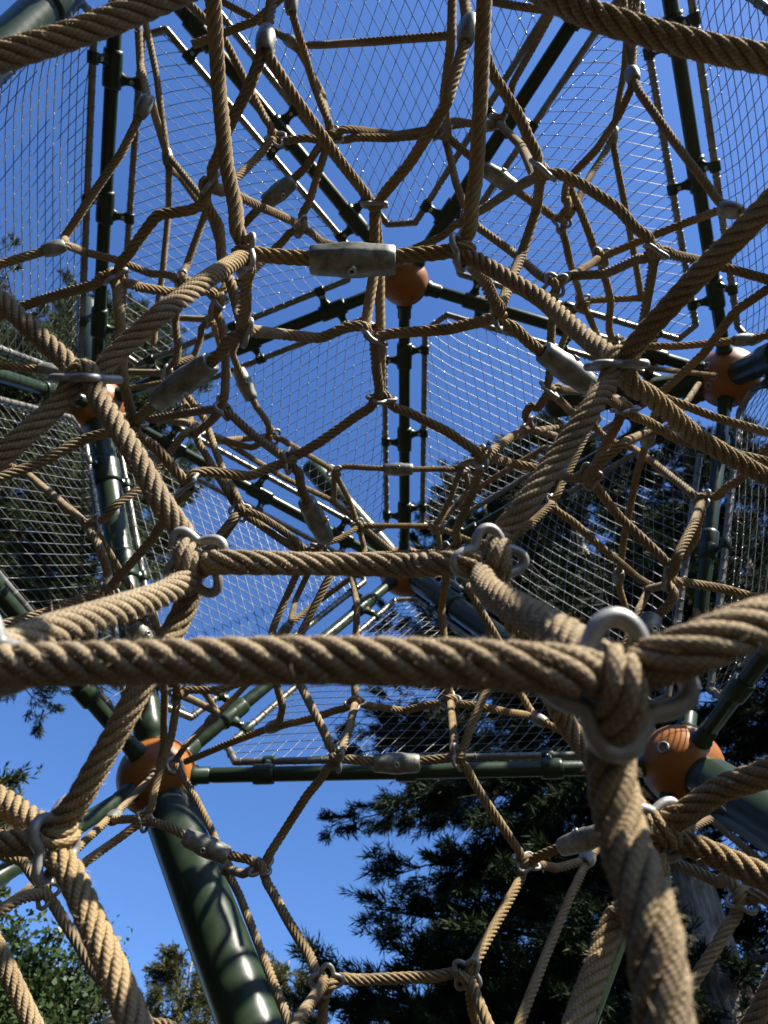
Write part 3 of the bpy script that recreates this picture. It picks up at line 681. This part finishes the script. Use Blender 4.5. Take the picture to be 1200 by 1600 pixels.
def fuzz(pts, N_, B_, s, n):       # stray fibres standing off the rope
    i = rng.integers(0, len(pts)-1, n); th = rng.uniform(0, 2*math.pi, n)
    rad = np.cos(th)[:, None]*N_[i]+np.sin(th)[:, None]*B_[i]; tang = np.gradient(pts, axis=0)[i]; tang /= np.linalg.norm(tang, axis=1)[:, None]
    side = np.cross(rad, tang); ln = rng.gamma(2.0, .0009, n)[:, None]+.0006
    p0 = pts[i]+rad*RD*.47; g = rng.normal(0, .8, (n, 2)); d1 = rad*.8+tang*g[:, :1]+side*g[:, 1:]; d1 /= np.linalg.norm(d1, axis=1)[:, None]
    p1 = p0+d1*ln*.6; g2 = rng.normal(0, .6, (n, 3)); p2 = p1+(d1+g2)*ln*.5
    w = np.cross(d1, rng.normal(0, 1, (n, 3))); w = w/np.linalg.norm(w, axis=1)[:, None]*.00007
    V = np.stack([p0-w, p0+w, p1+w, p1-w, p2], 1).reshape(-1, 3); b = np.arange(n)*5
    Fq = np.concatenate([np.stack([b, b+1, b+2], 1), np.stack([b, b+2, b+3], 1), np.stack([b+3, b+2, b+4], 1)])
    return V-NO, Fq
FUZZ, _t, _b = mat('rope_fibre'); _b.inputs['Base Color'].default_value = (.50, .40, .26, 1); _b.inputs['Roughness'].default_value = .7
GREYS = []
ropes3d = []
for pts in chains:
    zmin = min(np.dot(p-CAM, CF) for p in pts); near = zmin < .75
    V, Fq, uv, c_, n_, b_, s_ = rope_mesh(pts, near); ropes3d.append(c_)
    o = add('rope', V, Fq, ROPE, net, True, uv)
    if near:
        dist = np.array([np.dot(p-CAM, CF) for p in c_]); sel = dist < .75
        if sel.sum() > 5: add('loose_fibres', *fuzz(c_[sel], n_[sel], b_[sel], s_[sel], int(sel.sum()*22)), FUZZ, o, False)['kind'] = 'stuff'
# ---- clover rings (shared mesh)
ph_ = np.arange(97)/96*2*math.pi; rad_ = .0192*(1+.25*np.cos(4*ph_)); cv = np.stack([1.1*rad_*np.cos(ph_), rad_*np.sin(ph_), 0*ph_], 1)
tv = np.stack([-np.sin(ph_), np.cos(ph_), 0*ph_], 1); dcv = np.gradient(cv, axis=0); dcv[0] = dcv[-1] = cv[1]-cv[-2]; dcv /= np.linalg.norm(dcv, axis=1)[:, None]
nv = np.cross(dcv, [0, 0, 1]); q_ = np.arange(12)/12*2*math.pi
Vr = cv[:, None]+.0037*(np.cos(q_)[None, :, None]*nv[:, None]+np.sin(q_)[None, :, None]*np.array([0, 0, 1.0]))
ring_me = mesh('clover_ring', Vr.reshape(-1, 3), grid_faces(97, 12)[:, ::-1], ZINC)
prof = [(.0105, -.0235), (.0128, -.0232), (.0142, -.021), (.0165, -.013), (.0178, -.004), (.0178, .004), (.0165, .013), (.0142, .021), (.0128, .0232), (.0105, .0235), (.006, .022)]
Vf, Ff = lathe([(.006, -.022)]+prof, 24); Vf[:, 1] *= .86; slv_me = mesh('pressed_sleeve', Vf, Ff, ALU)
for k, v in JN.items():
    if v[3] == 'r':
        n, ref = ringN[k]; o = link('clover_ring', ring_me, net); m3 = align(n, ref); o.matrix_local = mat4(m3, JP[k]-NO)
    elif v[3] == 'f' and k in ringN:
        o = link('pressed_sleeve', slv_me, net); o.matrix_local = mat4(align(ringN[k], D((.3, 0, 1))), JP[k]-NO, v[2]*0+1.0)
# ---- two-part couplings clamped round a rope
def coupling(x0, y0, x1, y1, w0, w1, face):
    A, B = P(x0, y0, Zw(w0)), P(x1, y1, Zw(w1)); c = (A+B)/2
    r = min((rp[np.argmin(np.linalg.norm(rp-c, axis=1))] for rp in ropes3d), key=lambda p: np.linalg.norm(p-c)); c = r
    t = norm(B-A); L = np.linalg.norm(B-A); R_ = align(t, D(face)); sg = 28
    pr = [(.0085, -.5), (.0150, -.5), (.0168, -.485), (.0180, -.38), (.0188, -.2), (.0205, -.1), (.0205, .1), (.0188, .2), (.0180, .38), (.0168, .485), (.0150, .5), (.0085, .5)]
    V, Fq = lathe([(a_, b_*L) for a_, b_ in pr], sg)
    ang = np.arctan2(V[:, 1], V[:, 0]); groove = (np.abs(np.abs(ang)-math.pi/2) < .12); V[groove, :2] *= .90
    o = add('rope_coupling', xf(V, R_, c-NO), Fq, ALU, net)
    V, Fq = lathe([(.0028, .0015), (.003, .0035), (.0052, .0035), (.0058, .0025), (.0058, -.004)], 16)
    add('bolt', xf(V, align(R_[:, 0]), c+R_[:, 0]*.0203-NO), Fq, BOLT, o)
coupling(484,406,618,406,24,24,(0,-.75,.6)); coupling(245,628,330,567,18,19,(.5,-.7,.5)); coupling(843,548,918,603,18.5,18,(.4,.8,.4))
coupling(476,770,507,830,15,14.2,(.9,.3,.4)); coupling(599,733,645,733,9.3,9.3,(0,.3,1)); coupling(584,1193,656,1193,14.5,14.5,(0,.2,1)); coupling(291,1307,360,1338,14.2,14.3,(-.2,.1,1))
coupling(880,1325,946,1303,15,16,(-.1,.9,.4)); coupling(415,318,459,283,12.5,12.5,(.5,-.6,.6)); coupling(755,262,803,294,12,12,(.4,.7,.5)); coupling(371,575,392,622,10.7,10.7,(.5,.2,.9)); coupling(1020,962,1000,1010,15.5,15.8,(.2,.2,1)); coupling(205,975,232,1010,14,13.8,(.6,.5,.6))

# ------------------------------------------------------------------ trees
def ray(px, py): return norm(P(px, py, 1)-CAM)
def at_dist(px, py, hd):           # point on a pixel's ray at a horizontal distance
    d = ray(px, py); return CAM+d*(hd/math.hypot(d[0], d[1]))
def limb_path(p0, p1, sag, n=9, wob=.04):
    t = np.linspace(0, 1, n)[:, None]; L = np.linalg.norm(p1-p0)
    q = p0+(p1-p0)*t; q[:, 2] += sag*L*4*(t*(1-t))[:, 0]
    w = rng.normal(0, wob*L, (n, 3)); w[0] = 0; q += np.cumsum(w, axis=0)*.25*t
    return q
def taper(acc, pts, r0, r1, m=7):
    T, N_, B_ = frames(np.asarray(pts)); a = np.arange(m)/m*2*math.pi; r = np.linspace(r0, r1, len(pts))[:, None, None]
    V = np.asarray(pts)[:, None]+r*(np.cos(a)[None, :, None]*N_[:, None]+np.sin(a)[None, :, None]*B_[:, None]); acc.add(V.reshape(-1, 3), grid_faces(len(pts), m))
def needles(origins, axes, count, length, width, spread):
    # flat feathery sprays: thin leaf blades fanning out along each axis
    n = len(origins); o = np.repeat(origins, count, 0); ax = np.repeat(axes, count, 0)
    L = length*rng.uniform(.5, 1.25, (n*count, 1)); d = ax+rng.normal(0, spread, (n*count, 3)); d /= np.linalg.norm(d, axis=1)[:, None]
    st = o+ax*rng.uniform(-.3, .6, (n*count, 1))*length; w = np.cross(d, rng.normal(0, 1, (n*count, 3))); w = w/np.linalg.norm(w, axis=1)[:, None]*width*rng.uniform(.6, 1.3, (n*count, 1))
    V = np.stack([st-w*.5, st+d*L*.5-w, st+d*L, st+d*L*.5+w], 1)
    return V.reshape(-1, 3)
def tree(name, label, base, height, limbs, leaf, r0, flat=False, sprays=14, nl=10, nlen=.10, nwid=.012, spread=.55, group=None, droop=.25, lean=(0, 0), twig=.55):
    root = empty(name, base); tag(root, label, 'tree', group); b = np.asarray(base, float)
    top = b+np.array([lean[0], lean[1], height]); tp = limb_path(b-np.array([0, 0, .1]), top, 0, 14, .008)
    W_ = Acc(); taper(W_, tp-b, r0, r0*.12, 14); V, Fq = W_.get(); add('trunk', V, Fq, BARK, root)
    Lb = Acc(); O, A = [], []
    for (h, tip) in limbs:         # each limb: start height, tip point
        p0 = tp[0]+(tp[-1]-tp[0])*min(.98, h/height); q = limb_path(p0, np.asarray(tip), rng.uniform(-.03, .10), 9, .05); L = np.linalg.norm(q[-1]-q[0])
        taper(Lb, q-b, max(.012, r0*.035*L), .006, 6)
        nb = max(5, int(L*(7.5 if flat else 4.2)))
        for s in rng.uniform(.22, 1.0, nb):
            f = s*(len(q)-1); i = min(int(f), len(q)-2); p = q[i]+(q[i+1]-q[i])*(f-i); t = norm(q[i+1]-q[i])
            sd = norm(np.cross(t, np.array([0, 0, 1.0])))*rng.choice([-1, 1]); ln = twig*(1.15-.6*s)*rng.uniform(.6, 1.3)
            d = norm(t*rng.uniform(.3, .9)+sd*rng.uniform(.4, 1.0)+np.array([0, 0, rng.uniform(-droop*1.6, .35)*(.35 if flat else 1)]))
            tw = limb_path(p, p+d*ln, -.06, 4, .05); taper(Lb, tw-b, .008, .003, 3)
            k = max(3, int(sprays*ln/.5)); ss = np.sqrt(rng.uniform(.02, 1, k)); pp = p+d*ln*ss[:, None]+rng.normal(0, (.02+.05*ln) if flat else (.05+.06*ln), (k, 3))*np.array([1, 1, .45 if flat else 1]); pp[:, 2] -= droop*.12*ss
            aa = d+rng.normal(0, .5, (k, 3))*np.array([1, 1, .5 if flat else 1]); aa /= np.linalg.norm(aa, axis=1)[:, None]; O.append(pp); A.append(aa)
    V, Fq = Lb.get(); add('limbs', V, Fq, LIMB, root)
    O = np.concatenate(O); A = np.concatenate(A); V = needles(O, A, nl, nlen, nwid, spread)-b
    add('crown', V, np.arange(len(V)).reshape(-1, 4), leaf, root, False)
    return root, len(V)//4
def ring_limbs(base, height, n, rad, h0, h1, zup=.15, skip=None):
    out = []
    for i in range(n):
        u = (i+rng.uniform(0, 1))/n; h = h0+(h1-h0)*u; az = i*2.39996+rng.uniform(-.4, .4); R_ = rad(u)*rng.uniform(.65, 1.15)
        if skip: R_ *= skip(az % (2*math.pi), h)
        if R_ < .25: continue
        out.append((h, np.array([base[0]+R_*math.cos(az), base[1]+R_*math.sin(az), base[2]+h+R_*zup*rng.uniform(-.6, 1.6)])))
    return out
nleaf = 0
# big dark cypress whose trunk shows at the lower right
tb = at_dist(1128, 1560, 8.2); tb[2] = 0
H = 15.5
def cyp_skip(az, h):               # thin on the open side of the dome, where the sky shows low down
    left = math.cos(az-math.radians(200))
    if h < 7.2 and math.cos(az-math.radians(243)) > (.55 if h > 5.6 else .0): return .1
    return 1.0 if left < .25 else (.34 if h < 7.6 else .8)
lb = ring_limbs(tb, H, 100, lambda u: 3.5*(1-.75*u**2.2), 3.4, H-.3, .15, cyp_skip)
for px, py, hd, h in ((552,1232,7.4,7.6),(590,1250,7.2,7.3),(640,1222,7.0,7.4),(576,1338,7.6,5.9),(640,1360,7.4,5.9),(546,1424,7.8,4.9),(610,1450,7.6,4.9),(690,1400,7.3,5.4),(720,1290,7.0,6.6),
                      (700,1240,6.8,7.2),(470,1500,8.4,3.7),(410,1493,8.8,3.6),(560,1510,8.0,3.8),(640,1540,7.8,3.6),(540,1575,8.2,3.0),(700,1480,7.4,4.4),(760,1350,7.0,6.0),(800,1440,7.2,4.8),(820,1250,6.8,7.2),(690,1570,7.8,3.2),(620,1590,8.0,2.9),(780,1540,7.4,3.6)):
    lb.append((h, at_dist(px+55 if py < 1480 else px+25, py, hd)))
_, c = tree('cypress_tree', 'huge dark cypress with a pale trunk at the lower right behind the dome', tb, H, lb, LEAF_DARK, .30, True, 22, 15, .13, .0062, .42, 'conifers around the playground', .3, (.2, .1), .75); nleaf += c
# second cypress further right
tb2 = at_dist(1420, 1250, 8.5); tb2[2] = 0
_, c = tree('cypress_tree', 'dark cypress behind the side panel at the right edge with sky showing through', tb2, 13.0, ring_limbs(tb2, 13.0, 90, lambda u: 3.3*(1-.7*u**2), 2.5, 12.8, .15, lambda az, h: .3 if h < 7 and math.cos(az-math.radians(195)) > .3 else 1.0), LEAF_DARK, .26, True, 20, 14, .13, .0065, .42, 'conifers around the playground', .3, (0, 0), .7); nleaf += c
# conifer behind the centre, seen through the roof panel
tb3 = at_dist(800, 1100, 10.5); tb3[2] = 0
_, c = tree('cypress_tree', 'tall cypress top showing behind the middle of the dome under the roof ball', tb3, 19.2, ring_limbs(tb3, 19.2, 80, lambda u: 3.4*(1-.85*u**1.5), 9.0, 19.0), LEAF_DARK, .28, True, 18, 14, .14, .008, .42, 'conifers around the playground', .3, (0, 0), .7); nleaf += c
# conifer at the left edge
tb4 = at_dist(-330, 1150, 8.0); tb4[2] = 0
_, c = tree('conifer_tree', 'sunlit green conifer behind the left side panel with drooping lower branches', tb4, 17.0, ring_limbs(tb4, 17.0, 160, lambda u: 3.0*(1-.8*u**2), at_dist(60, 1085, 7.0)[2]+.9, 16.8), LEAF_MID, .24, True, 20, 15, .10, .0062, .5, 'conifers around the playground', .45, (0, 0), .65); nleaf += c
# ivy-clad tree, lower left corner
def broad(name, label, base, height, rad, leaf, n, size, r0, cat='tree', seed=1):
    root = empty(name, base); tag(root, label, cat); b = np.asarray(base, float); W_ = Acc(); tp = limb_path(b-np.array([0, 0, .1]), b+np.array([.2, .1, height*.9]), 0, 10, .03)
    taper(W_, tp-b, r0, r0*.2, 12); V, Fq = W_.get(); add('trunk', V, Fq, BARK, root); Lb = Acc(); O = []
    for i in range(70):
        u = rng.uniform(.15, 1); p0 = tp[int(u*8)]; az = rng.uniform(0, 6.28); R_ = rad*math.sqrt(max(.05, 1-(2*u-1.05)**2))*rng.uniform(.5, 1.1)
        tip = np.array([b[0]+R_*math.cos(az), b[1]+R_*math.sin(az), b[2]+u*height+rng.uniform(-.1, .4)]); q = limb_path(p0, tip, .05, 7, .05); taper(Lb, q-b, .02, .004, 4)
        k = n//70; s = np.sqrt(rng.uniform(.1, 1, k)); O.append(p0+(tip-p0)*s[:, None]+rng.normal(0, .085, (k, 3)))
    V, Fq = Lb.get(); add('limbs', V, Fq, LIMB, root); O = np.concatenate(O); m = len(O)
    nrm = rng.normal(0, 1, (m, 3))+np.array([0, 0, .7]); nrm /= np.linalg.norm(nrm, axis=1)[:, None]; t = np.cross(nrm, rng.normal(0, 1, (m, 3))); t /= np.linalg.norm(t, axis=1)[:, None]; s = np.cross(nrm, t)
    L = size*rng.uniform(.6, 1.3, (m, 1)); V = np.stack([O-t*L*.5, O+s*L*.42-t*L*.1, O+t*L*.55+nrm*L*.12, O-s*L*.42-t*L*.1], 1).reshape(-1, 3)-b
    add('crown', V, np.arange(len(V)).reshape(-1, 4), leaf, root, False); return m
tb5 = at_dist(0, 1560, 5.2); hh = tb5[2]+.35; tb5[2] = 0
nleaf += broad('ivy_clad_tree', 'bright green ivy-clad tree with small glossy leaves at the lower left corner', tb5, hh+.1, .62, LEAF_IVY, 38000, .036, .09)
# lower-left conifers and the far ones along the bottom
def far(px, py, hd, rad, leaf, label, name='pine_tree', r0=.2, nl=9, nlim=60, low=.35, nlen=.16, sp=.8):
    global nleaf
    t = at_dist(px, py, hd); h = t[2]; t[2] = 0
    _, c = tree(name, label, t, h, ring_limbs(t, h, nlim, lambda u: rad*(1-.85*u**1.8), h*low, h*.98, .25), leaf, r0, False, 16, nl, nlen, .018, .7, 'pines beyond the playground', .1, (0, 0), sp); nleaf += c
far(300, 1488, 22, 2.3, LEAF_YEL, 'far olive green pine top left of the thick leg at the bottom')
far(448, 1502, 24, 2.2, LEAF_YEL, 'far olive green pine top just right of the thick leg at the bottom')
far(95, 1500, 13, 1.0, LEAF_YEL, 'brownish green pine behind the ivy-clad tree at lower left', nlim=45)
far(-20, 1190, 12, .9, LEAF_MID, 'slim conifer tip at the left edge below the side panel', nlim=60, low=.5)
far(720, 1450, 20, 3.0, LEAF_DARK, 'dark pine far behind the big cypress near the bottom', nlim=60)
far(980, 1330, 19, 3.2, LEAF_DARK, 'tall dark pine far behind the big cypress at lower right', nlim=70)

# unseen leaf masses added around the camera to cut skylight, open towards the sun
O = []
for i in range(150):
    az = math.radians(rng.uniform(345, 395) if i % 4 == 0 else rng.uniform(145, 278)); R_ = rng.uniform(11, 15); hh = rng.uniform(5.5, 8.5); c = np.array([R_*math.cos(az), R_*math.sin(az), hh*.5])
    k = 420; q = rng.normal(0, 1, (k, 3)); q /= np.linalg.norm(q, axis=1)[:, None]; O.append(c+q*np.array([1.5, 1.5, hh*.52])*rng.uniform(.55, 1.05, (k, 1)))
O = np.concatenate(O); m = len(O); t_ = rng.normal(0, 1, (m, 3)); t_ /= np.linalg.norm(t_, axis=1)[:, None]; s_ = np.cross(t_, rng.normal(0, 1, (m, 3))); s_ /= np.linalg.norm(s_, axis=1)[:, None]
L = rng.uniform(.18, .4, (m, 1)); V = np.stack([O-t_*L, O+s_*L*.6, O+t_*L, O-s_*L*.6], 1).reshape(-1, 3)
tag(add('skylight_blocker', V, np.arange(len(V)).reshape(-1, 4), LEAF_DARK, None, False), 'dense dark foliage out of view, added round the playground to block skylight', 'skylight_blocker', kind='stuff')
